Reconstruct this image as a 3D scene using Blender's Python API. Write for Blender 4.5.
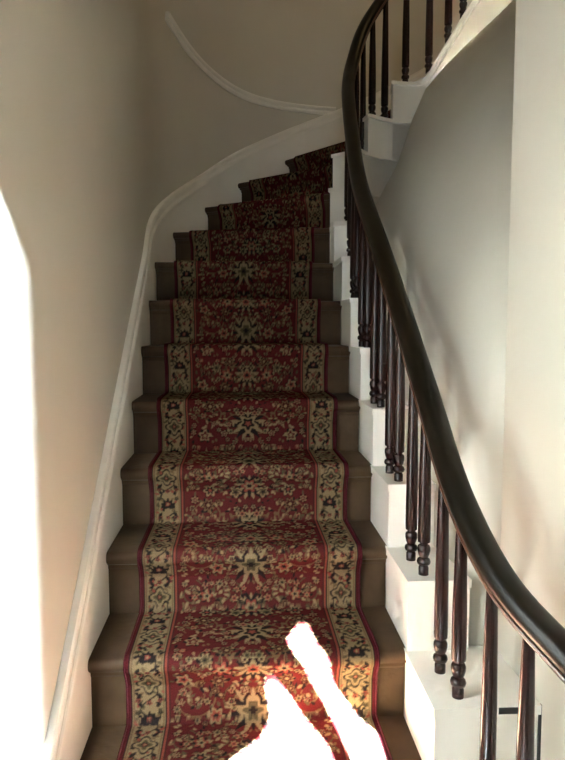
import bpy, bmesh, math, random
import numpy as np
from mathutils import Vector, Matrix

random.seed(7)
sc = bpy.context.scene
C = sc.collection
for o in list(bpy.data.objects):
    bpy.data.objects.remove(o)

# ------------------------------------------------------------------ camera
FPX, PITCH, YAW, CZ = 620.0, 0.0794, 0.0589, 1.489
cd = bpy.data.cameras.new('camera'); cam = bpy.data.objects.new('camera', cd); C.objects.link(cam)
cd.sensor_fit = 'VERTICAL'; cd.sensor_height = 24.0; cd.sensor_width = 24.0 * 565 / 760
cd.lens = FPX / 760.0 * 24.0
cd.clip_start = 0.02
cam.location = (0, 0, CZ)
cam.rotation_euler = (math.pi / 2 - PITCH, 0, -YAW)
sc.camera = cam

# ------------------------------------------------------------------ light and exposure
vs = sc.view_settings
vs.view_transform = 'Standard'; vs.look = 'None'; vs.gamma = 1.0; vs.use_curve_mapping = False
vs.exposure = 2.5
w = bpy.data.worlds.new('world'); sc.world = w; w.use_nodes = True
w.node_tree.nodes['Background'].inputs[0].default_value = (0.75, 0.87, 1.0, 1)
w.node_tree.nodes['Background'].inputs[1].default_value = 1.0

SUN_AZ, SUN_EL = math.radians(6.0), math.radians(34.0)
SDIR = Vector((-math.sin(SUN_AZ) * math.cos(SUN_EL), math.cos(SUN_AZ) * math.cos(SUN_EL), -math.sin(SUN_EL)))
sl = bpy.data.lights.new('sun', 'SUN'); so = bpy.data.objects.new('sun', sl); C.objects.link(so)
sl.energy = 950.0; sl.angle = math.radians(0.7); sl.color = (0.74, 0.875, 1.0)
so.rotation_euler = SDIR.to_track_quat('-Z', 'Y').to_euler(); so.location = (0.5, -3, 4)

def area(name, loc, target, sx, sy, power, col):
    l = bpy.data.lights.new(name, 'AREA'); l.shape = 'RECTANGLE'; l.size = sx; l.size_y = sy
    l.energy = power; l.color = col
    o = bpy.data.objects.new(name, l); C.objects.link(o); o.location = loc
    o.rotation_euler = (Vector(target) - Vector(loc)).to_track_quat('-Z', 'Y').to_euler()
    return o
area('doorway_daylight', (0.05, -1.12, 1.45), (0.05, 3.0, 1.2), 0.5, 0.95, 2.6, (0.88, 0.94, 1.0))
area('landing_daylight', (1.9, 2.6, 4.6), (0.5, 3.8, 2.6), 0.7, 0.7, 1.0, (1.0, 0.68, 0.26))
# spot added for the sun streaks on the upper string; no window modelled
gl = bpy.data.lights.new('string_streak_spot', 'SPOT'); go = bpy.data.objects.new('string_streak_spot', gl); C.objects.link(go)
gl.energy = 40.0; gl.spot_size = math.radians(17); gl.spot_blend = 0.6; gl.shadow_soft_size = 0.03; gl.color = (1.0, 0.86, 0.62)
go.location = (0.95, 1.9, 4.55)
go.rotation_euler = (Vector((1.22, 3.36, 3.09)) - go.location).to_track_quat('-Z', 'Y').to_euler()

# ------------------------------------------------------------------ materials
def newmat(name):
    m = bpy.data.materials.new(name); m.use_nodes = True
    nt = m.node_tree; b = nt.nodes['Principled BSDF']
    return m, nt, b

def noise_mat(name, c1, c2, scale=6.0, rough=0.6, bump=0.0, bscale=60.0, coat=0.0, detail=6.0, spec=0.5, stretch=None):
    m, nt, b = newmat(name)
    N = nt.nodes; L = nt.links
    tc = N.new('ShaderNodeTexCoord')
    src = tc.outputs['Object']
    if stretch:
        mp = N.new('ShaderNodeMapping'); mp.inputs['Scale'].default_value = stretch
        L.new(src, mp.inputs['Vector']); src = mp.outputs['Vector']
    n = N.new('ShaderNodeTexNoise'); n.inputs['Scale'].default_value = scale; n.inputs['Detail'].default_value = detail
    L.new(src, n.inputs['Vector'])
    r = N.new('ShaderNodeValToRGB')
    r.color_ramp.elements[0].position = 0.32; r.color_ramp.elements[0].color = (*c1, 1)
    r.color_ramp.elements[1].position = 0.68; r.color_ramp.elements[1].color = (*c2, 1)
    L.new(n.outputs['Fac'], r.inputs['Fac']); L.new(r.outputs['Color'], b.inputs['Base Color'])
    b.inputs['Roughness'].default_value = rough
    b.inputs['Specular IOR Level'].default_value = spec
    b.inputs['Coat Weight'].default_value = coat; b.inputs['Coat Roughness'].default_value = 0.12
    if bump:
        n2 = N.new('ShaderNodeTexNoise'); n2.inputs['Scale'].default_value = bscale; n2.inputs['Detail'].default_value = 4
        L.new(src, n2.inputs['Vector'])
        bp = N.new('ShaderNodeBump'); bp.inputs['Strength'].default_value = bump; bp.inputs['Distance'].default_value = 0.01
        L.new(n2.outputs['Fac'], bp.inputs['Height']); L.new(bp.outputs['Normal'], b.inputs['Normal'])
    return m

M = {}
M['plaster'] = noise_mat('wall_plaster', (0.575, 0.535, 0.45), (0.615, 0.575, 0.49), 1.6, 0.5, 0.10, 9.0, spec=0.35)
M['lining'] = noise_mat('lining_plaster', (0.57, 0.54, 0.46), (0.62, 0.59, 0.51), 1.8, 0.55, 0.12, 7.0, spec=0.3)
M['white'] = noise_mat('white_gloss_paint', (0.82, 0.78, 0.70), (0.86, 0.82, 0.74), 7.0, 0.38, 0.10, 40.0)
M['brown'] = noise_mat('brown_stair_paint', (0.038, 0.021, 0.010), (0.060, 0.034, 0.016), 11.0, 0.6, 0.12, 50.0, spec=0.15)
M['mahogany'] = noise_mat('dark_mahogany', (0.010, 0.003, 0.002), (0.022, 0.006, 0.004), 9.0, 0.25, 0.03, 60.0, spec=0.3, coat=0.12, stretch=(6, 6, 0.6))
M['rail'] = noise_mat('dark_rail_varnish', (0.005, 0.004, 0.002), (0.010, 0.006, 0.003), 6.0, 0.36, 0.02, 40.0, coat=0.06, spec=0.2)
M['bead'] = noise_mat('rail_bead_wood', (0.06, 0.022, 0.012), (0.11, 0.045, 0.022), 16.0, 0.28, 0.02, 60.0, coat=0.5)
M['hallfloor'] = noise_mat('hall_floor_wood', (0.46, 0.42, 0.37), (0.54, 0.50, 0.44), 4.0, 0.4, stretch=(8, 0.8, 1))
M['ceil'] = noise_mat('ceiling_plaster', (0.68, 0.64, 0.56), (0.72, 0.68, 0.60), 2.0, 0.8)
M['dark'] = noise_mat('painted_gap_shade', (0.01, 0.009, 0.008), (0.015, 0.013, 0.012), 20.0, 0.9)  # stands in for the shade in the block's recess and wall gap
M['door'] = noise_mat('door_paint', (0.05, 0.07, 0.06), (0.06, 0.08, 0.07), 6.0, 0.4)

# ------------------------------------------------------------------ helpers
def mk(name, verts, faces, mat, parent=None, smooth=False, angle=None):
    me = bpy.data.meshes.new(name); me.from_pydata([tuple(v) for v in verts], [], faces); me.update()
    bm = bmesh.new(); bm.from_mesh(me); bmesh.ops.recalc_face_normals(bm, faces=bm.faces[:]); bm.to_mesh(me); bm.free()
    if mat: me.materials.append(mat)
    o = bpy.data.objects.new(name, me); C.objects.link(o)
    if parent: o.parent = parent
    if smooth:
        me.polygons.foreach_set('use_smooth', [True] * len(me.polygons))
        if angle: me.set_sharp_from_angle(angle=math.radians(angle))
    return o

def prism(poly, z0, z1):
    n = len(poly)
    v = [(p[0], p[1], z0) for p in poly] + [(p[0], p[1], z1) for p in poly]
    f = [tuple(range(n))[::-1], tuple(range(n, 2 * n))] + [(i, (i + 1) % n, n + (i + 1) % n, n + i) for i in range(n)]
    return v, f

def join(parts):
    V, F = [], []
    for v, f in parts:
        k = len(V); V += list(v); F += [tuple(i + k for i in q) for q in f]
    return V, F

def tag(o, label, cat, group=None):
    o['label'] = label; o['category'] = cat
    if group: o['group'] = group
    return o

def struct(o, label=None):
    o['kind'] = 'structure'
    if label: o['label'] = label
    return o

def empty(name, loc):
    o = bpy.data.objects.new(name, None); C.objects.link(o); o.location = loc; o.empty_display_size = 0.1
    return o

def catmull(P, n):
    P = [np.array(p, float) for p in P]
    P = [2 * P[0] - P[1]] + P + [2 * P[-1] - P[-2]]
    out = []
    for i in range(1, len(P) - 2):
        p0, p1, p2, p3 = P[i - 1:i + 3]
        for k in range(n):
            t = k / n
            out.append(0.5 * ((2 * p1) + (-p0 + p2) * t + (2 * p0 - 5 * p1 + 4 * p2 - p3) * t * t + (-p0 + 3 * p1 - 3 * p2 + p3) * t ** 3))
    out.append(P[-2])
    return np.array(out)

def sweep(path, prof, side=None):
    """closed profile (side, up) swept along a 3-D path; plan-normal frame."""
    n, m = len(path), len(prof)
    V = []
    for i in range(n):
        t = path[min(i + 1, n - 1)] - path[max(i - 1, 0)]
        t = t / np.linalg.norm(t)
        s = np.array([t[1], -t[0], 0]); s /= np.linalg.norm(s)      # right of travel
        u = np.cross(s, t)
        for (a, b) in prof:
            V.append(path[i] + s * a + u * b)
    F = [(i * m + j, i * m + (j + 1) % m, (i + 1) * m + (j + 1) % m, (i + 1) * m + j) for i in range(n - 1) for j in range(m)]
    F += [tuple(range(m)), tuple((n - 1) * m + j for j in range(m))[::-1]]
    return V, F

# ------------------------------------------------------------------ stair geometry
R, G, Y0, Z0 = 0.2033, 0.25, 1.617, CZ - 0.879
NMIN, NMAX = -2, 15
def zl(n): return Z0 + R * n
O, I = {}, {}
for n in range(-4, 7):
    O[n] = (-0.425 - 0.0029 * n, Y0 + G * n)
    I[n] = (0.4393 + 0.001 * max(n, 0), Y0 + G * n)
O.update({6: (-0.45, 3.145), 7: (-0.40, 3.514), 8: (-0.244, 3.85), 9: (-0.046, 4.10), 10: (0.271, 4.30), 11: (0.72, 4.38),
          12: (1.15, 4.36), 13: (1.52, 4.22), 14: (1.8, 4.0), 15: (2.0, 3.72), 16: (2.13, 3.42)})
I.update({6: (0.446, 3.145), 7: (0.447, 3.315), 8: (0.475, 3.42), 9: (0.640, 3.53), 10: (0.83, 3.60), 11: (1.0, 3.61),
          12: (1.14, 3.55), 13: (1.24, 3.47), 14: (1.32, 3.38), 15: (1.40, 3.28), 16: (1.47, 3.17)})
WL = {n: (0.585, Y0 + G * n) for n in range(-4, 6)}
for n in (-3, -2, -1): WL[n] = (0.690, Y0 + G * n)
WL.update({0: (0.610, Y0), 6: (0.566, 3.10), 7: (0.572, 3.22), 8: (0.605, 3.315), 9: (0.66, 3.385), 10: (0.81, 3.465), 11: (0.975, 3.475), 12: (1.1, 3.43)})

# ------------------------------------------------------------------ room shell
outer = [(-0.425 - 0.0116 * (y - Y0) - 0.022, y) for y in (-1.0, 0.0, 1.0, 2.0, 2.6, 2.9)]
arcpts = [O[n] for n in range(6, 17)]
ctr = np.array((0.7, 3.3))
def outward(p, d):
    v = np.array(p) - ctr; v = v / np.linalg.norm(v); return tuple(np.array(p) + v * d)
wall_ctrl = outer + [outward(p, 0.030) for p in arcpts] + [(2.25, 3.0), (2.3, 2.4)]
wall_plan = catmull(wall_ctrl, 10)
_d = np.concatenate([[0], np.cumsum(np.linalg.norm(np.diff(wall_plan, axis=0), axis=1))])
_t = np.linspace(0, _d[-1], 260)
wall_plan = np.stack([np.interp(_t, _d, wall_plan[:, j]) for j in (0, 1)], axis=1)
_k = np.hanning(17); _k /= _k.sum()
_sm = np.stack([np.convolve(wall_plan[:, j], _k, 'same') for j in (0, 1)], axis=1)
wall_plan[9:-9] = _sm[9:-9]
H = 5.0
V = [(p[0], p[1], 0) for p in wall_plan] + [(p[0], p[1], H) for p in wall_plan]
nW = len(wall_plan)
V += [(p[0] , p[1], 0) for p in wall_plan] + [(p[0], p[1], H) for p in wall_plan]
def offs(i, d):
    t = wall_plan[min(i + 1, nW - 1)] - wall_plan[max(i - 1, 0)]; t /= np.linalg.norm(t)
    return wall_plan[i] + np.array((-t[1], t[0])) * d
for i in range(nW):
    q = offs(i, 0.10)
    V[2 * nW + i] = (q[0], q[1], 0); V[3 * nW + i] = (q[0], q[1], H)
F = []
for i in range(nW - 1):
    F += [(i, i + 1, nW + i + 1, nW + i), (2 * nW + i, 3 * nW + i, 3 * nW + i + 1, 2 * nW + i + 1),
          (nW + i, nW + i + 1, 3 * nW + i + 1, 3 * nW + i), (i, 2 * nW + i, 2 * nW + i + 1, i + 1)]
F += [(0, nW, 3 * nW, 2 * nW), (nW - 1, 3 * nW - 1, 4 * nW - 1, 2 * nW - 1)]
wl = struct(mk('wall_left', V, F, M['plaster'], None, True, 40), 'cream plaster wall curving round behind the stair')

# right-hand hall wall with its end corner beside the rail
v, f = prism([(0.694, -1.0), (0.694, 1.40), (0.690, 1.61), (0.82, 1.61), (0.82, -1.0)], 0, H)
struct(mk('wall_right', v, f, M['plaster']), 'pale plaster hall wall to the right of the rail')
v, f = prism([(2.3, -1.0), (2.4, -1.0), (2.4, 2.42), (2.3, 2.42)], 0, H)
struct(mk('wall_far_right', v, f, M['plaster']))
v, f = prism([(-0.6, -1.1), (2.4, -1.1), (2.4, 4.6), (-0.6, 4.6)], -0.08, 0.0)
struct(mk('floor', v, f, M['hallfloor']))
v, f = prism([(-0.6, -1.1), (2.4, -1.1), (2.4, 4.6), (-0.6, 4.6)], H, H + 0.1)
struct(mk('ceiling', v, f, M['ceil']))

# entrance wall behind the photographer: doorway, unseen openings shaped to throw sun patches
def holed_wall(name, outerp, holes, y, mat, thick):
    bm = bmesh.new()
    edges = []
    for loop in [outerp] + holes:
        vs_ = [bm.verts.new((p[0], y, p[1])) for p in loop]
        for i in range(len(vs_)): edges.append(bm.edges.new((vs_[i], vs_[(i + 1) % len(vs_)])))
    bmesh.ops.triangle_fill(bm, use_beauty=True, use_dissolve=False, edges=edges)
    me = bpy.data.meshes.new(name); bm.to_mesh(me); bm.free(); me.materials.append(mat)
    o = bpy.data.objects.new(name, me); C.objects.link(o)
    s = o.modifiers.new('thickness', 'SOLIDIFY'); s.thickness = thick; s.offset = 0
    return o
door_hole = [(-0.37, 0.0), (0.46, 0.0), (0.46, 1.98), (-0.37, 1.98)]
side_hole = [(-0.25, 2.07), (-0.06, 2.07), (-0.06, 3.75), (-0.25, 3.75)]  # unseen opening placed to throw the sun strip on the left wall
sun_hole1 = [(0.385, 2.44), (0.465, 2.52), (0.475, 2.43), (0.525, 2.30), (0.62, 2.16), (0.60, 2.06), (0.52, 2.06), (0.505, 2.2), (0.47, 2.27), (0.40, 2.38)]
sun_hole2 = [(0.325, 2.35), (0.395, 2.285), (0.445, 2.20), (0.475, 2.14), (0.478, 2.06), (0.18, 2.06), (0.22, 2.11), (0.30, 2.16), (0.337, 2.21)]  # unseen openings, outlines fitted to the sun patch on the carpet
def inset(poly, d):
    n_ = len(poly); ar = sum(poly[i][0] * poly[(i + 1) % n_][1] - poly[(i + 1) % n_][0] * poly[i][1] for i in range(n_))
    sg = 1 if ar > 0 else -1; out = []
    for i in range(n_):
        p0, p1, p2 = (np.array(poly[(i + k) % n_]) for k in (-1, 0, 1))
        e1 = (p1 - p0) / np.linalg.norm(p1 - p0); e2 = (p2 - p1) / np.linalg.norm(p2 - p1)
        nn = sg * np.array((-(e1 + e2)[1], (e1 + e2)[0])); nn /= max(np.linalg.norm(nn), 1e-6)
        out.append(tuple(p1 + nn * d))
    return out
sun_hole1, sun_hole2 = inset(sun_hole1, 0.015), inset(sun_hole2, 0.015)
# the doorway hole touches the floor, so the wall outline runs round it
outp = [(-0.6, 0), (-0.37, 0), (-0.37, 1.98), (0.46, 1.98), (0.46, 0), (2.4, 0), (2.4, H), (-0.6, H)]
struct(holed_wall('wall_front', outp, [side_hole, sun_hole1, sun_hole2], -1.0, M['plaster'], 0.03))
pc = [(0.361 + 0.185 * math.cos(a), -5.0 + 0.185 * math.sin(a)) for a in np.linspace(0, 2 * math.pi, 24, endpoint=False)]  # unseen pillar added to trim and soften the sun strip on the left wall
v, f = prism(pc, 0.0, 6.1)
struct(mk('sun_mask_pillar', v, f, M['ceil']))
v, f = prism([(-2.0, -5.3), (1.6, -5.3), (1.6, -4.7), (-2.0, -4.7)], 6.1, 6.6)  # added out of view to cut the sun strip's top edge softly
struct(mk('sun_mask_beam', v, f, M['ceil']))
# half-glazed front door: solid panels below, opening above narrowed to shape the floor sun
dr = struct(empty('door_1', (0.045, -1.0, 0)))
v, f = prism([(-0.413, -0.022), (0.413, -0.022), (0.413, 0.022), (-0.413, 0.022)], 0.01, 0.95)
mk('door_leaf', v, f, M['door'], dr)
for (x0, x1, z0, z1) in [(-0.33, -0.04, 0.15, 0.82), (0.04, 0.33, 0.15, 0.82)]:
    v, f = prism([(x0, 0.02), (x1, 0.02), (x1, 0.034), (x0, 0.034)], z0, z1)
    mk('door_panel', v, f, M['door'], dr)
v1 = prism([(-0.413, -0.022), (-0.10, -0.022), (-0.10, 0.022), (-0.413, 0.022)], 0.95, 1.97)
v2 = prism([(0.10, -0.022), (0.413, -0.022), (0.413, 0.022), (0.10, 0.022)], 0.95, 1.97)
v3 = prism([(-0.10, -0.022), (0.10, -0.022), (0.10, 0.022), (-0.10, 0.022)], 1.93, 1.97)
v, f = join([v1, v2, v3])
mk('glazing_frame', v, f, M['door'], dr)

# warped plaster lining that closes the well between the lower string and the returning upper string
cols = [((0.80, 1.66, 1.30), (0.95, 2.0, 1.9), (1.62, 3.0, 3.42)),
        ((0.71, 1.615, 1.36), (0.70, 1.72, 1.62), (1.43, 3.13, 3.22)),
        ((0.660, 1.640, 1.28), (0.70, 1.72, 1.62), (1.31, 3.255, 3.115)),
        ((0.607, 1.69, 1.08), (0.62, 1.76, 1.40), (1.255, 3.305, 3.07)),
        ((0.588, 1.85, 1.10), (0.59, 1.93, 1.45), (1.18, 3.375, 3.01)),
        ((0.580, 2.05, 1.22), (0.585, 2.12, 1.6), (1.09, 3.43, 2.925)),
        ((0.575, 2.25, 1.36), (0.58, 2.32, 1.7), (0.99, 3.465, 2.81)),
        ((0.570, 2.45, 1.52), (0.58, 2.52, 1.8), (0.92, 3.47, 2.645)),
        ((0.567, 2.65, 1.66), (0.58, 2.70, 1.88), (0.86, 3.465, 2.45)),
        ((0.563, 2.85, 1.80), (0.58, 2.88, 1.94), (0.82, 3.455, 2.35)),
        ((0.560, 3.02, 1.90), (0.58, 3.05, 1.98), (0.79, 3.445, 2.24)),
        ((0.560, 3.13, 1.92), (0.58, 3.18, 1.97), (0.72, 3.405, 2.06))]
NB = 24
cols = [(A, tuple(np.array((A[0] + .15 * (U[0] - A[0]), A[1] + .15 * (U[1] - A[1]), A[2] + .60 * (U[2] - A[2])))), U) for A, Mm, U in cols]
V = []
for (A, Mm, U) in cols:
    A, Mm, U = map(np.array, (A, Mm, U))
    V.append((A[0], A[1], 0.0)); V.append((A[0], A[1], A[2] - 0.25))
    for k in range(NB + 1):
        t = k / NB
        V.append(tuple((1 - t) ** 2 * A + 2 * t * (1 - t) * Mm + t * t * U))
m_ = NB + 3
F = [(i * m_ + j, (i + 1) * m_ + j, (i + 1) * m_ + j + 1, i * m_ + j + 1) for i in range(len(cols) - 1) for j in range(m_ - 1)]
ws = struct(mk('wall_stairwell', V, F, M['lining'], None, True, 35), 'grey plaster lining sweeping up under the upper flight')

# landing floor where the upper flight arrives, behind the right-hand wall
v, f = prism([(0.85, 0.2), (2.28, 0.2), (2.28, 2.9), (1.50, 2.9)], zl(NMAX) - 0.1, zl(NMAX))
struct(mk('floor_landing', v, f, M['hallfloor']))

# ------------------------------------------------------------------ staircase
st = tag(empty('staircase', (0, Y0 + G * NMIN, 0)), 'brown painted winding staircase with white stepped string on its right', 'staircase')
def loc(vs_): return [(a, b - (Y0 + G * NMIN), c) for a, b, c in vs_]
def nrm(n):
    d = np.array(I[n]) - np.array(O[n]); d /= np.linalg.norm(d); return np.array((-d[1], d[0]))  # pointing up the stair
nosep = [(0.05, -0.034), (0.006, -0.034), (0.0, -0.026), (-0.002, -0.017), (0.0, -0.008), (0.006, -0.002), (0.016, 0.0), (0.05, 0.0)]
def ext(p, q, d):
    p, q = np.array(p), np.array(q); e = (p - q) / np.linalg.norm(p - q); return p + e * d
for n in range(NMIN, NMAX):
    z = zl(n); N_ = nrm(n)
    o_, i_ = ext(O[n], I[n], 0.015), np.array(I[n])
    # tread: rounded nosing, board running back under the next riser
    bo, bi = ext(O[n + 1], I[n + 1], 0.015) + nrm(n + 1) * 0.035, np.array(I[n + 1]) + nrm(n + 1) * 0.035
    prof = nosep
    m = len(prof)
    V = [(*(o_ + N_ * a), z + b) for a, b in prof] + [(*(i_ + N_ * a), z + b) for a, b in prof]
    V += [(bo[0], bo[1], z - 0.034), (bi[0], bi[1], z - 0.034), (bo[0], bo[1], z), (bi[0], bi[1], z)]
    F = [(j, j + 1, m + j + 1, m + j) for j in range(m - 1)]
    F += [tuple(range(m))[::-1], tuple(range(m, 2 * m))]
    b0 = 2 * m
    F += [(0, m, b0 + 1, b0), (m - 1, b0 + 2, b0 + 3, 2 * m - 1), (b0, b0 + 1, b0 + 3, b0 + 2), (0, b0, b0 + 2, m - 1), (m, 2 * m - 1, b0 + 3, b0 + 1)]
    mk('tread', loc(V), F, M['brown'], st, True, 50)
    # riser with the small scotia under the nosing
    zb = zl(n - 1) if n > NMIN else 0.0
    rp = [(0.030, zb), (0.030, z - 0.062), (0.026, z - 0.056), (0.024, z - 0.046), (0.014, z - 0.040), (0.012, z - 0.034), (0.048, z - 0.034), (0.048, zb)]
    m = len(rp)
    V = [(*(o_ + N_ * a), b) for a, b in rp] + [(*(i_ + N_ * a), b) for a, b in rp]
    F = [(j, (j + 1) % m, m + (j + 1) % m, m + j) for j in range(m)] + [tuple(range(m))[::-1], tuple(range(m, 2 * m))]
    mk('riser', loc(V), F, M['brown'], st)

WD = catmull([WL[n] for n in range(6, 13)], 12)
# white string blocks, one beside each tread, each one riser higher than its tread
for k in range(-2, 12):
    n = k - 1
    a0, a1 = np.array(I[n]), np.array(I[n + 1]); w0, w1 = np.array(WL[n]), np.array(WL[n + 1])
    if k == 0: w1 = np.array((0.688, WL[0][1]))
    if k == 1: w1 = np.array((0.60, WL[1][1]))
    a1 = a1 + nrm(n + 1) * 0.02
    w1 = w1 + nrm(n + 1) * 0.02 if k < 7 else w1
    zt = zl(k)
    if k < 8:
        body = [a0, w0, w1, a1]
        zb = zt - R - 0.04 if k > -2 else 0.0
        bl = prism(body, zb, zt - 0.022)
        mo = nrm(n) if k < 7 else nrm(n)
        lf = (a0 - w0) / np.linalg.norm(a0 - w0) * 0.006
        cap = [a0 - mo * 0.013 + lf, w0 - mo * 0.013, w1, a1 + lf]
        o = mk('string_block', loc(bl[0]), bl[1], M['white'], st)
        cv = prism(cap, zt - 0.022, zt)
    else:
        # round the turn: the face towards the well follows the curve
        c = np.array((0.75, 3.0))
        i0 = int(np.argmin(np.hypot(*(WD - w0).T)))
        i1 = int(np.argmin(np.abs(WD[:, 0] - {8: 0.80, 9: 0.87, 10: 0.935, 11: 0.995}[k])))
        face = [WD[i] for i in range(i0, i1 + 1, 2)]
        fe = face[-1]; seg = face
        body = [a0] + face + [fe + np.array((0.0, 0.04)), a1]
        bl = prism(body, zt - 0.40, zt - 0.018)
        o = mk('string_block', loc(bl[0]), bl[1], M['white'], st)
        def outw(p): u_ = p - c; return p - u_ / np.linalg.norm(u_) * 0.016
        e0 = (w0 - a0) / np.linalg.norm(w0 - a0)
        tl = np.array((-0.010, 0.0))
        cap = [a0 + tl, outw(face[0]) + tl] + [outw(p) for p in face[1:]] + [fe + np.array((0.0, 0.04)), a1]
        cv = prism(cap, zt - 0.018, zt)
    mk('nosing', loc(cv[0]), cv[1], M['white'], o)

# closed string that carries on up the returning flight
sp = catmull([(0.955, 3.472), (1.01, 3.462), (1.10, 3.425), (1.20, 3.355), (1.335, 3.22), (1.5, 3.0)], 6)
zu = np.interp(np.linspace(0, 1, len(sp)), [0, .2, .4, .6, .8, 1], [2.85, 2.905, 3.055, 3.215, 3.43, 3.72])
zd = np.interp(np.linspace(0, 1, len(sp)), [0, .2, .4, .6, .8, 1], [2.60, 2.68, 2.80, 2.92, 3.02, 3.20])
V, F = [], []
for i, p in enumerate(sp):
    t = sp[min(i + 1, len(sp) - 1)] - sp[max(i - 1, 0)]; t /= np.linalg.norm(t); nn = np.array((-t[1], t[0]))
    q = p + nn * 0.10
    V += [(p[0], p[1], zd[i]), (p[0], p[1], zu[i]), (q[0], q[1], zu[i]), (q[0], q[1], zd[i])]
for i in range(len(sp) - 1):
    for j in range(4): F.append((4 * i + j, 4 * i + (j + 1) % 4, 4 * i + 4 + (j + 1) % 4, 4 * i + 4 + j))
F += [(0, 1, 2, 3), tuple(4 * (len(sp) - 1) + j for j in range(4))]
sb = mk('string_board', loc(V), F, M['white'], st, True, 30)
pth = np.array([(p[0], p[1], z) for p, z in zip(sp, zu)])
V, F = sweep(pth, [(-0.105, -0.002), (0.012, -0.002), (0.014, -0.012), (0.010, -0.020), (0.010, -0.032), (0.0, -0.036), (-0.105, -0.036)])
mk('string_moulding', loc(V), F, M['white'], sb, True, 30)
# dark strips painted in for shade in the block's recess and wall gap
v, f = prism([(0.587, 1.3525), (0.642, 1.3525), (0.642, 1.358), (0.587, 1.358)], zl(0) - 0.017, zl(0) - 0.001)
mk('slot_shade', loc(v), f, M['dark'], st)
v, f = prism([(0.6885, 1.3585), (0.6935, 1.3585), (0.6935, 1.366), (0.6885, 1.366)], zl(-1), zl(0) - 0.002)
mk('gap_shade_strip', loc(v), f, M['dark'], st)

# ------------------------------------------------------------------ skirting up the curved wall and the dado moulding
ns = list(range(-2, 17))
sk = catmull([(*(O[n] if n < 6 else O[n]), zl(n)) for n in ns], 10)
def wallside(i, P):
    t = P[min(i + 1, len(P) - 1)] - P[max(i - 1, 0)]; t = t[:2] / np.linalg.norm(t[:2]); return np.array((-t[1], t[0]))
hs = np.interp(np.linspace(NMIN, 16, len(sk)), [-2, 4, 6, 7, 16], [0.175, 0.175, 0.16, 0.15, 0.15])
V, F = [], []
for i, p in enumerate(sk):
    nn = wallside(i, sk)
    for a, b in [(0.0, -0.30), (0.0, hs[i]), (0.03, hs[i]), (0.03, -0.30)]:
        q = p[:2] + nn * a; V.append((q[0], q[1], max(p[2] + b, 0.0)))
for i in range(len(sk) - 1):
    for j in range(4): F.append((4 * i + j, 4 * i + (j + 1) % 4, 4 * i + 4 + (j + 1) % 4, 4 * i + 4 + j))
F += [(0, 1, 2, 3), tuple(4 * (len(sk) - 1) + j for j in range(4))]
bb = struct(mk('baseboard_left', V, F, M['white'], None, True, 40), 'white skirting board rising with the stair along the curved wall')
mould = [(0.028, 0.0), (-0.004, 0.0), (-0.007, 0.010), (-0.004, 0.018), (0.002, 0.022), (0.004, 0.034), (-0.001, 0.042), (-0.001, 0.052), (0.004, 0.058), (0.028, 0.058)]
V, F = [], []
m = len(mould)
for i, p in enumerate(sk):
    nn = wallside(i, sk)
    for a, b in mould:
        q = p[:2] + nn * a; V.append((q[0], q[1], p[2] + hs[i] - 0.03 + b * 1.35))
for i in range(len(sk) - 1):
    for j in range(m): F.append((m * i + j, m * i + (j + 1) % m, m * i + m + (j + 1) % m, m * i + m + j))
F += [tuple(range(m)), tuple(m * (len(sk) - 1) + j for j in range(m))]
mk('moulding', V, F, M['white'], bb, True, 35)

def ray(px, py):
    a, b = (px - 282.5) / FPX, -(py - 380) / FPX
    d = math.cos(PITCH) + b * math.sin(PITCH); z = -math.sin(PITCH) + b * math.cos(PITCH)
    return np.array([a * math.cos(YAW) + d * math.sin(YAW), d * math.cos(YAW) - a * math.sin(YAW), z])
def onwall(px, py):
    r = ray(px, py); best = None
    for i in range(nW - 1):
        a, b = wall_plan[i], wall_plan[i + 1]
        Mx = np.array([[r[0], -(b - a)[0]], [r[1], -(b - a)[1]]])
        if abs(np.linalg.det(Mx)) < 1e-9: continue
        t, s = np.linalg.solve(Mx, a)
        if 0 <= s <= 1 and t > 0.5: best = (i + s, r[2] * t + CZ)
    return best
dd = [onwall(*q) for q in [(165, 14), (180, 40), (200, 65), (240, 95), (270, 104), (300, 109), (335, 112)]]
s_ = np.linspace(dd[0][0], dd[-1][0], 60)
zz = np.interp(s_, [d[0] for d in dd], [d[1] for d in dd])
zz = np.convolve(np.pad(zz, 5, mode='edge'), np.ones(11) / 11, 'valid')
dp = []
for s, z in zip(s_, zz):
    i = int(s); fr = s - i; p = wall_plan[i] * (1 - fr) + wall_plan[min(i + 1, nW - 1)] * fr; dp.append((p[0], p[1], z))
V, F = sweep(np.array(dp), [(-0.01, -0.024), (0.010, -0.024), (0.016, -0.012), (0.014, 0.0), (0.026, 0.008), (0.028, 0.018), (0.02, 0.026), (-0.01, 0.028)])
struct(mk('trim_1', V, F, M['white'], None, True, 35), 'white dado moulding on the curved wall above the skirting')

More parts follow.
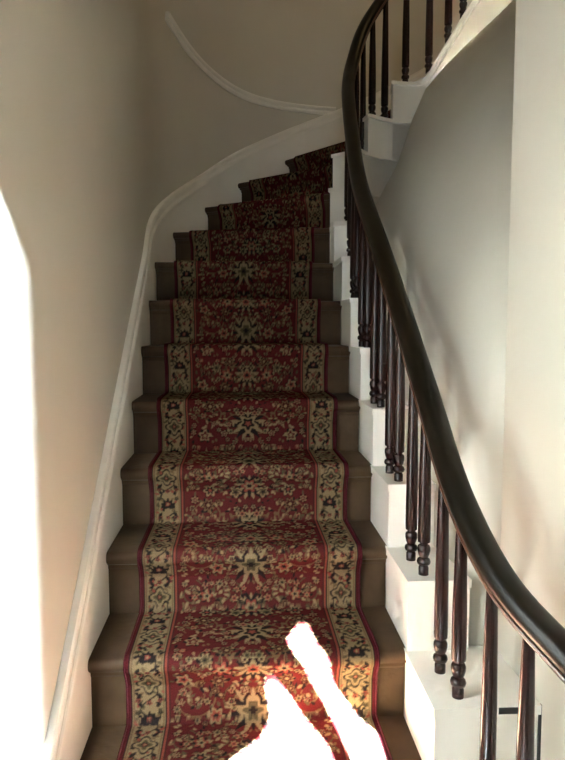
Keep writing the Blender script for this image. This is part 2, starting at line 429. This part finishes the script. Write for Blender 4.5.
# ------------------------------------------------------------------ carpet runner
def flower(img, cy, cx, rad, petals, rot, ring, mid, core, S, wrapy):
    h, w_ = img.shape[:2]
    rr = int(rad / S) + 2
    for dy in range(-rr, rr + 1):
        for dx in range(-rr, rr + 1):
            x = int(round(cx / S)) + dx
            if x < 0 or x >= w_: continue
            d = math.hypot(dx, dy) * S; th = math.atan2(dy, dx)
            lim = rad * (0.80 + 0.20 * math.cos(petals * th + rot))
            if d > lim: continue
            q = d / lim
            c = ring if q > 0.66 else (mid if q > 0.30 else core)
            img[(int(round(cy / S)) + dy) % h if wrapy else max(0, min(h - 1, int(round(cy / S)) + dy)), x] = c
def stroke(img, pts, wd, c, S):
    h, w_ = img.shape[:2]
    k = max(1, int(round(wd / S / 2)))
    for (x, y) in pts:
        X, Yv = int(round(x / S)), int(round(y / S))
        for dy in range(-k, k + 1):
            for dx in range(-k, k + 1):
                if dx * dx + dy * dy <= k * k and 0 <= X + dx < w_: img[(Yv + dy) % h, X + dx] = c
def leaf(img, x, y, ang, ln, wd, c, S):
    h, w_ = img.shape[:2]
    for t in np.linspace(0, 1, int(ln / S) * 2 + 2):
        ww = wd * math.sin(math.pi * min(1, t * 0.95 + 0.03)) ** 0.8
        for u_ in np.linspace(-ww, ww, max(2, int(2 * ww / S) * 2)):
            X = x + math.cos(ang) * ln * t - math.sin(ang) * u_; Yv = y + math.sin(ang) * ln * t + math.cos(ang) * u_
            xi = int(round(X / S))
            if 0 <= xi < w_: img[int(round(Yv / S)) % h, xi] = c
CW = 0.687
S = 0.0015
TV = 0.60
RED = (0.080, 0.012, 0.012); DRED = (0.035, 0.005, 0.006); CREAM = (0.20, 0.145, 0.075); TAN = (0.12, 0.075, 0.036); DARK = (0.018, 0.013, 0.012)
OLIVE = (0.07, 0.055, 0.028); ROSE = (0.19, 0.045, 0.03); BIND = (0.07, 0.010, 0.014)
rnd = random.Random(3)
hw, th_ = int(CW / 2 / S) + 1, int(TV / S)
half = np.zeros((th_, hw, 3)); half[:] = RED
B0, B1, B2 = 0.014, 0.017, 0.104
FX0 = 0.118
# field: drawn on the left half, mirrored about the middle
fw = CW / 2
# scrolling vines
for k, (cx, cy, r0, turns, dr_) in enumerate([(0.20, 0.10, 0.055, 1.6, 1), (0.26, 0.26, 0.06, 1.5, -1), (0.18, 0.40, 0.055, 1.7, 1), (0.29, 0.52, 0.05, 1.5, -1), (0.30, 0.07, 0.05, 1.3, 1), (0.16, 0.26, 0.04, 1.4, 1), (0.22, 0.53, 0.05, 1.4, -1), (0.31, 0.40, 0.045, 1.5, 1)]):
    T = np.linspace(0, 1, 500)
    pts = [(cx + r0 * (0.15 + 0.95 * t) * math.cos(dr_ * t * turns * 6.283 + k), cy + r0 * (0.15 + 0.95 * t) * math.sin(dr_ * t * turns * 6.283 + k)) for t in T]
    stroke(half, pts, 0.003, OLIVE if k % 2 else TAN, S)
    for q in range(40, 500, 46):
        x, y = pts[q]; a = rnd.uniform(0, 6.28)
        leaf(half, x, y, a, rnd.uniform(.012, .02), rnd.uniform(.003, .005), rnd.choice([CREAM, OLIVE, TAN, DARK, CREAM]), S)
placed = []
def put(cx, cy, rad, kind):
    for (a, b, c) in placed:
        ddy = min(abs(b - cy), TV - abs(b - cy))
        if math.hypot(a - cx, ddy) < (c + rad) * 0.92: return False
    placed.append((cx, cy, rad))
    ring, mid, core = [(CREAM, RED, CREAM), (CREAM, DARK, ROSE), (TAN, DRED, CREAM), (CREAM, OLIVE, DARK), (ROSE, CREAM, DARK), (CREAM, ROSE, DARK)][kind % 6]
    flower(half, cy, cx, rad + 0.003, 6, 0, DARK if rad > .017 else DRED, DARK, DARK, S, True)
    flower(half, cy, cx, rad, rnd.choice([5, 6, 8]), rnd.uniform(0, 6), ring, mid, core, S, True)
    return True
# large motifs on the axis
for (cy, rad, kd) in [(0.06, 0.040, 1), (0.21, 0.030, 4), (0.36, 0.044, 3), (0.50, 0.030, 5)]:
    for q in range(10):
        leaf(half, fw, cy, math.pi + (q - 4.5) * 0.36, rad * 1.75, 0.007, DARK if q % 2 else CREAM, S)
    put(fw, cy, rad, kd)
for _ in range(16): put(rnd.uniform(FX0 + 0.03, fw - 0.03), rnd.uniform(0, TV), rnd.uniform(0.020, 0.027), rnd.randrange(6))
for _ in range(130): put(rnd.uniform(FX0 + 0.012, fw - 0.006), rnd.uniform(0, TV), rnd.uniform(0.009, 0.014), rnd.randrange(6))
for _ in range(260):
    x, y = rnd.uniform(FX0 + .006, fw), rnd.uniform(0, TV)
    if all(math.hypot(a - x, min(abs(b - y), TV - abs(b - y))) > c * 0.9 for a, b, c in placed):
        leaf(half, x, y, rnd.uniform(0, 6.28), rnd.uniform(.010, .018), rnd.uniform(.002, .004), rnd.choice([CREAM, TAN, DARK, CREAM, OLIVE]), S)
# border
def col(a): return int(round(a / S))
half[:, col(0):col(B0)] = BIND
half[:, col(B0):col(B1)] = DARK
half[:, col(B1):col(B2)] = CREAM
half[:, col(B1 + .003):col(B1 + .0055)] = TAN
half[:, col(B2 - .006):col(B2 - .003)] = TAN
half[:, col(B2):col(B2 + .004)] = DARK
half[:, col(B2 + .004):col(FX0 - .003)] = ROSE
half[:, col(FX0 - .003):col(FX0)] = DARK
bc = (B1 + B2) / 2
bsub = half[:, :col(B2)]
for rep in range(3):
    y0 = rep * TV / 3
    # wavy stem
    pts = [(bc + 0.024 * math.sin(2 * math.pi * t * 2), y0 + t * TV / 3) for t in np.linspace(0, 1, 400)]
    stroke(bsub, pts, 0.003, DARK, S)
    for q in range(46):
        sx = -1 if q % 2 else 1
        leaf(bsub, bc + sx * rnd.uniform(.012, .034), y0 + (q + rnd.random()) * TV / 138, rnd.uniform(0, 6.28), rnd.uniform(.010, .017), rnd.uniform(.002, .0042), rnd.choice([DARK, OLIVE, DARK, ROSE, TAN]), S)
    # lobed medallion
    cy = y0 + 0.05
    flower(bsub, cy, bc, 0.036, 4, 0, DARK, DARK, DARK, S, True)
    flower(bsub, cy, bc, 0.030, 4, 0, CREAM, OLIVE, CREAM, S, True)
    flower(bsub, cy, bc, 0.011, 6, 0, DARK, ROSE, CREAM, S, True)
    # palmette
    cy = y0 + 0.145
    for q in range(7):
        leaf(bsub, bc, cy - 0.012, math.pi / 2 + (q - 3) * 0.48, 0.034 - 0.003 * abs(q - 3), 0.006, DARK, S)
    flower(bsub, cy, bc, 0.014, 5, 0, DARK, ROSE, CREAM, S, True)
    for (dx, dy, c) in [(-.028, .10, ROSE), (.028, .10, ROSE), (-.030, .0, ROSE), (.030, .0, ROSE), (-.030, .165, OLIVE), (.030, .165, OLIVE), (0, .098, ROSE), (0, .192, ROSE)]:
        flower(bsub, y0 + dy, bc + dx, 0.0095, 5, 1, c, DARK, c, S, True)
    for (dx, dy, a) in [(-.018, .085, 2.2), (.018, .085, .9), (-.02, .115, 4.0), (.02, .115, 5.4), (-.022, .018, 4.0), (.022, .018, 5.4), (-.02, .18, 2.2), (.02, .18, .9)]:
        leaf(bsub, bc + dx, y0 + dy, a, 0.018, 0.005, DARK, S)
half[:, :col(B0)] = BIND
half *= 0.66
tile = np.concatenate([half, half[:, ::-1][:, 1:]], axis=1)
# soften a little so that it samples cleanly
tile = (tile * 2 + np.roll(tile, 1, 0) + np.roll(tile, -1, 0) + np.roll(tile, 1, 1) + np.roll(tile, -1, 1)) / 6
def pattern(u, v):
    return tile[(np.round(v / S).astype(int)) % th_, np.clip(np.round(u / S).astype(int), 0, tile.shape[1] - 1)]

rows = []          # each row: left xyz, right xyz, outward thickness already applied
CM = 0.097
TH = 0.009
def carpet_line(n):
    o_, i_ = np.array(O[n]), np.array(I[n]); e = (i_ - o_) / np.linalg.norm(i_ - o_)
    L = np.linalg.norm(i_ - o_)
    m0 = CM if L > 0.8 else 0.07
    a = o_ + e * m0; return a, a + e * min(CW, L - m0 - 0.02)
def resample(P, k):
    P = np.array(P); d = np.concatenate([[0], np.cumsum(np.linalg.norm(np.diff(P[:, :3], axis=0), axis=1))])
    t = np.linspace(0, d[-1], k)
    return np.stack([np.interp(t, d, P[:, j]) for j in range(P.shape[1])], axis=1)
allrows = []
for n in range(NMIN, NMAX):
    a, b = carpet_line(n); a2, b2 = carpet_line(n + 1); N_, N2 = nrm(n), nrm(n + 1)
    z, zb = zl(n), (zl(n - 1) if n > NMIN else 0.0)
    pr = []
    z_in = zb + TH + 0.004
    for (d, zz_) in [(0.030 - TH, z_in + 0.012), (0.030 - TH, z - 0.085), (0.020 - TH, z - 0.064)]:
        pr.append((*(a + N_ * d), zz_, *(b + N_ * d), zz_))
    for th2 in np.linspace(-0.3 * math.pi, 0.5 * math.pi, 9):
        d = 0.020 - (0.022 + TH) * math.cos(th2); zz_ = z - 0.020 + (0.020 + TH) * math.sin(th2)
        pr.append((*(a + N_ * d), zz_, *(b + N_ * d), zz_))
    # back to the next riser, with a soft tuck
    for (d, zz_) in [(0.030 - TH - 0.010, z + TH), (0.030 - TH - 0.003, z + TH + 0.005)]:
        pr.append((*(a2 + N2 * d), zz_, *(b2 + N2 * d), zz_))
    allrows.append(resample(pr, 130 if n <= 3 else 72))
rowsA = np.concatenate(allrows)
midp = (rowsA[:, :3] + rowsA[:, 3:]) / 2
vlen = np.concatenate([[0], np.cumsum(np.linalg.norm(np.diff(midp, axis=0), axis=1))])
NU = 216
uu = np.linspace(0, 1, NU)
nr = len(rowsA)
P = rowsA[:, None, :3] * (1 - uu[None, :, None]) + rowsA[:, None, 3:] * uu[None, :, None]
colr = pattern(np.broadcast_to(uu[None, :] * CW, (nr, NU)), np.broadcast_to(vlen[:, None], (nr, NU)))
co = P.reshape(-1, 3)
idx = np.arange(nr * NU).reshape(nr, NU)
quads = np.stack([idx[:-1, :-1], idx[:-1, 1:], idx[1:, 1:], idx[1:, :-1]], axis=-1).reshape(-1, 4)
me = bpy.data.meshes.new('stair_carpet')
me.vertices.add(len(co)); me.vertices.foreach_set('co', co.astype(np.float32).ravel())
me.loops.add(quads.size); me.loops.foreach_set('vertex_index', quads.astype(np.int32).ravel())
me.polygons.add(len(quads)); me.polygons.foreach_set('loop_start', np.arange(0, quads.size, 4, dtype=np.int32))
me.polygons.foreach_set('loop_total', np.full(len(quads), 4, dtype=np.int32))
me.polygons.foreach_set('use_smooth', np.ones(len(quads), dtype=bool))
at = me.color_attributes.new('woven', 'FLOAT_COLOR', 'POINT')
rgba = np.concatenate([colr.reshape(-1, 3), np.ones((len(co), 1))], axis=1).astype(np.float32)
at.data.foreach_set('color', rgba.ravel())
me.update(calc_edges=True); me.validate()
m, nt, b = newmat('woven_carpet')
an = nt.nodes.new('ShaderNodeAttribute'); an.attribute_name = 'woven'
tc = nt.nodes.new('ShaderNodeTexCoord')
n1 = nt.nodes.new('ShaderNodeTexNoise'); n1.inputs['Scale'].default_value = 420; n1.inputs['Detail'].default_value = 2
nt.links.new(tc.outputs['Object'], n1.inputs['Vector'])
mr = nt.nodes.new('ShaderNodeMapRange'); mr.inputs['From Min'].default_value = .3; mr.inputs['From Max'].default_value = .7; mr.inputs['To Min'].default_value = .72; mr.inputs['To Max'].default_value = 1.22
nt.links.new(n1.outputs['Fac'], mr.inputs['Value'])
mx = nt.nodes.new('ShaderNodeVectorMath'); mx.operation = 'SCALE'
nt.links.new(an.outputs['Color'], mx.inputs[0]); nt.links.new(mr.outputs['Result'], mx.inputs['Scale'])
nt.links.new(mx.outputs['Vector'], b.inputs['Base Color'])
b.inputs['Roughness'].default_value = 1.0; b.inputs['Specular IOR Level'].default_value = 0.0
b.inputs['Sheen Weight'].default_value = 0.0
bp = nt.nodes.new('ShaderNodeBump'); bp.inputs['Strength'].default_value = .35; bp.inputs['Distance'].default_value = .004
nt.links.new(n1.outputs['Fac'], bp.inputs['Height']); nt.links.new(bp.outputs['Normal'], b.inputs['Normal'])
me.materials.append(m)
M['carpet'] = m
co_ = bpy.data.objects.new('stair_carpet', me); C.objects.link(co_)
tag(co_, 'red floral patterned carpet runner with cream borders running down the stairs', 'carpet')
# bound edges: a thin rolled strip along each side
M['binding'] = noise_mat('carpet_binding', (0.040, 0.006, 0.009), (0.06, 0.009, 0.013), 200.0, 0.95, 0.3, 300.0, spec=0.1)
for s in (0, 1):
    e = rowsA[::6, 3 * s:3 * s + 3]; other = rowsA[::6, 3 - 3 * s:6 - 3 * s]
    V, F = [], []
    kk = 6
    for i, p in enumerate(e):
        t = e[min(i + 1, len(e) - 1)] - e[max(i - 1, 0)]; t /= np.linalg.norm(t)
        sd = other[i] - p; sd /= np.linalg.norm(sd); nn = np.cross(sd, t); nn /= np.linalg.norm(nn)
        if s == 0: nn = nn
        for q in range(kk):
            a = 2 * math.pi * q / kk
            V.append(p + sd * (0.003 * math.cos(a)) + nn * (0.0045 * math.sin(a)))
    F = [(i * kk + j, i * kk + (j + 1) % kk, (i + 1) * kk + (j + 1) % kk, (i + 1) * kk + j) for i in range(len(e) - 1) for j in range(kk)]
    mk('edge_binding', V, F, M['binding'], co_, True)

# ------------------------------------------------------------------ banister
bn = tag(empty('stair_banister', (0.49, 1.5, zl(0))), 'dark mahogany banister with sweeping handrail and turned balusters', 'banister')
BO = np.array((0.49, 1.5, zl(0)))
railp = [(0.672, 0.84, 0.80), (0.635, 0.95, 0.845), (0.588, 1.07, 0.89), (0.532, 1.23, 0.965), (0.503, 1.43, 1.105), (0.491, 1.64, 1.305), (0.480, 1.87, 1.52), (0.475, 2.15, 1.75),
         (0.474, 2.6, 2.09), (0.489, 2.88, 2.36), (0.507, 3.1, 2.585), (0.530, 3.26, 2.745), (0.570, 3.39, 2.90), (0.645, 3.475, 3.12), (0.77, 3.515, 3.32), (0.885, 3.495, 3.46), (1.008, 3.45, 3.58), (1.10, 3.36, 3.69), (1.20, 3.27, 3.80), (1.35, 3.10, 3.98), (1.45, 2.95, 4.12)]
rp = catmull(railp, 10)
prof = [(-0.0223, -0.030), (0.0223, -0.030), (0.0251, -0.020), (0.0251, -0.013), (0.0307, -0.008), (0.0330, 0.003), (0.0307, 0.015), (0.0233, 0.025), (0.0121, 0.0305), (0.0000, 0.032),
        (-0.0121, 0.0305), (-0.0233, 0.025), (-0.0307, 0.015), (-0.0330, 0.003), (-0.0307, -0.008), (-0.0251, -0.013), (-0.0251, -0.020)]
V, F = sweep(rp, prof)
hr = mk('handrail', [np.array(v) - BO for v in V], F, M['rail'], bn, True, 50)
for s in (-1, 1):
    bead = [(s * 0.0255 + 0.0042 * math.cos(a), -0.0195 + 0.0048 * math.sin(a)) for a in np.linspace(0, 2 * math.pi, 8, endpoint=False)]
    V, F = sweep(rp, bead)
    mk('bead', [np.array(v) - BO for v in V], F, M['bead'], hr, True)

def railz(x, y):
    d = np.hypot(rp[:, 0] - x, rp[:, 1] - y); return rp[np.argmin(d), 2]
bprof = [(0.0, 0.0), (0.0135, 0.0), (0.0135, 0.022), (0.0105, 0.027), (0.0165, 0.031), (0.0185, 0.038), (0.0165, 0.045), (0.011, 0.049), (0.0145, 0.058), (0.0172, 0.070),
         (0.0170, 0.079), (0.0150, 0.084), (0.0105, 0.087), (0.0105, 0.090), (0.0165, 0.094), (0.0172, 0.105)]
def baluster(x, y, z, top):
    h = top - z
    wd = 1.22 if z > 2.6 else 1.04
    pr = bprof + [(0.0165, 0.105 + (h - 0.105) * 0.35), (0.0140, 0.105 + (h - 0.105) * 0.7), (0.0112, h)]
    k = 14
    V, F = [], []
    for (r_, zz_) in pr:
        for q in range(k):
            a = 2 * math.pi * q / k; V.append((wd * r_ * math.cos(a), wd * r_ * math.sin(a), zz_))
    for i in range(len(pr) - 1):
        for q in range(k): F.append((i * k + q, i * k + (q + 1) % k, (i + 1) * k + (q + 1) % k, (i + 1) * k + q))
    F.append(tuple((len(pr) - 1) * k + q for q in range(k)))
    o = mk('baluster', V, F, M['mahogany'], bn, True, 45)
    o.location = Vector((x, y, z)) - Vector(BO)
    return o
spots = []
def railx(y):
    m_ = rp[:, 1] < 3.3; return float(np.interp(y, rp[m_, 1], rp[m_, 0]))
for k in range(-1, 6):
    for dy in (0.035, 0.145): spots.append((railx(Y0 + G * (k - 1) + dy), Y0 + G * (k - 1) + dy, zl(k)))
spots += [(railx(2.93), 2.93, zl(6)), (railx(3.04), 3.04, zl(6)), (railx(3.15), 3.15, zl(7)), (0.527, 3.235, zl(7)),
          (0.545, 3.32, zl(8)), (0.568, 3.385, zl(8)), (0.602, 3.43, zl(9)), (0.645, 3.47, zl(9)),
          (0.70, 3.492, zl(10)), (0.775, 3.515, zl(10)), (0.885, 3.497, zl(11)), (1.008, 3.475, 2.90), (1.10, 3.435, 3.045), (1.165, 3.39, 3.15), (1.24, 3.33, 3.27)]
for (x, y, z) in spots: baluster(x, y, z - 0.001, railz(x, y) - 0.026)
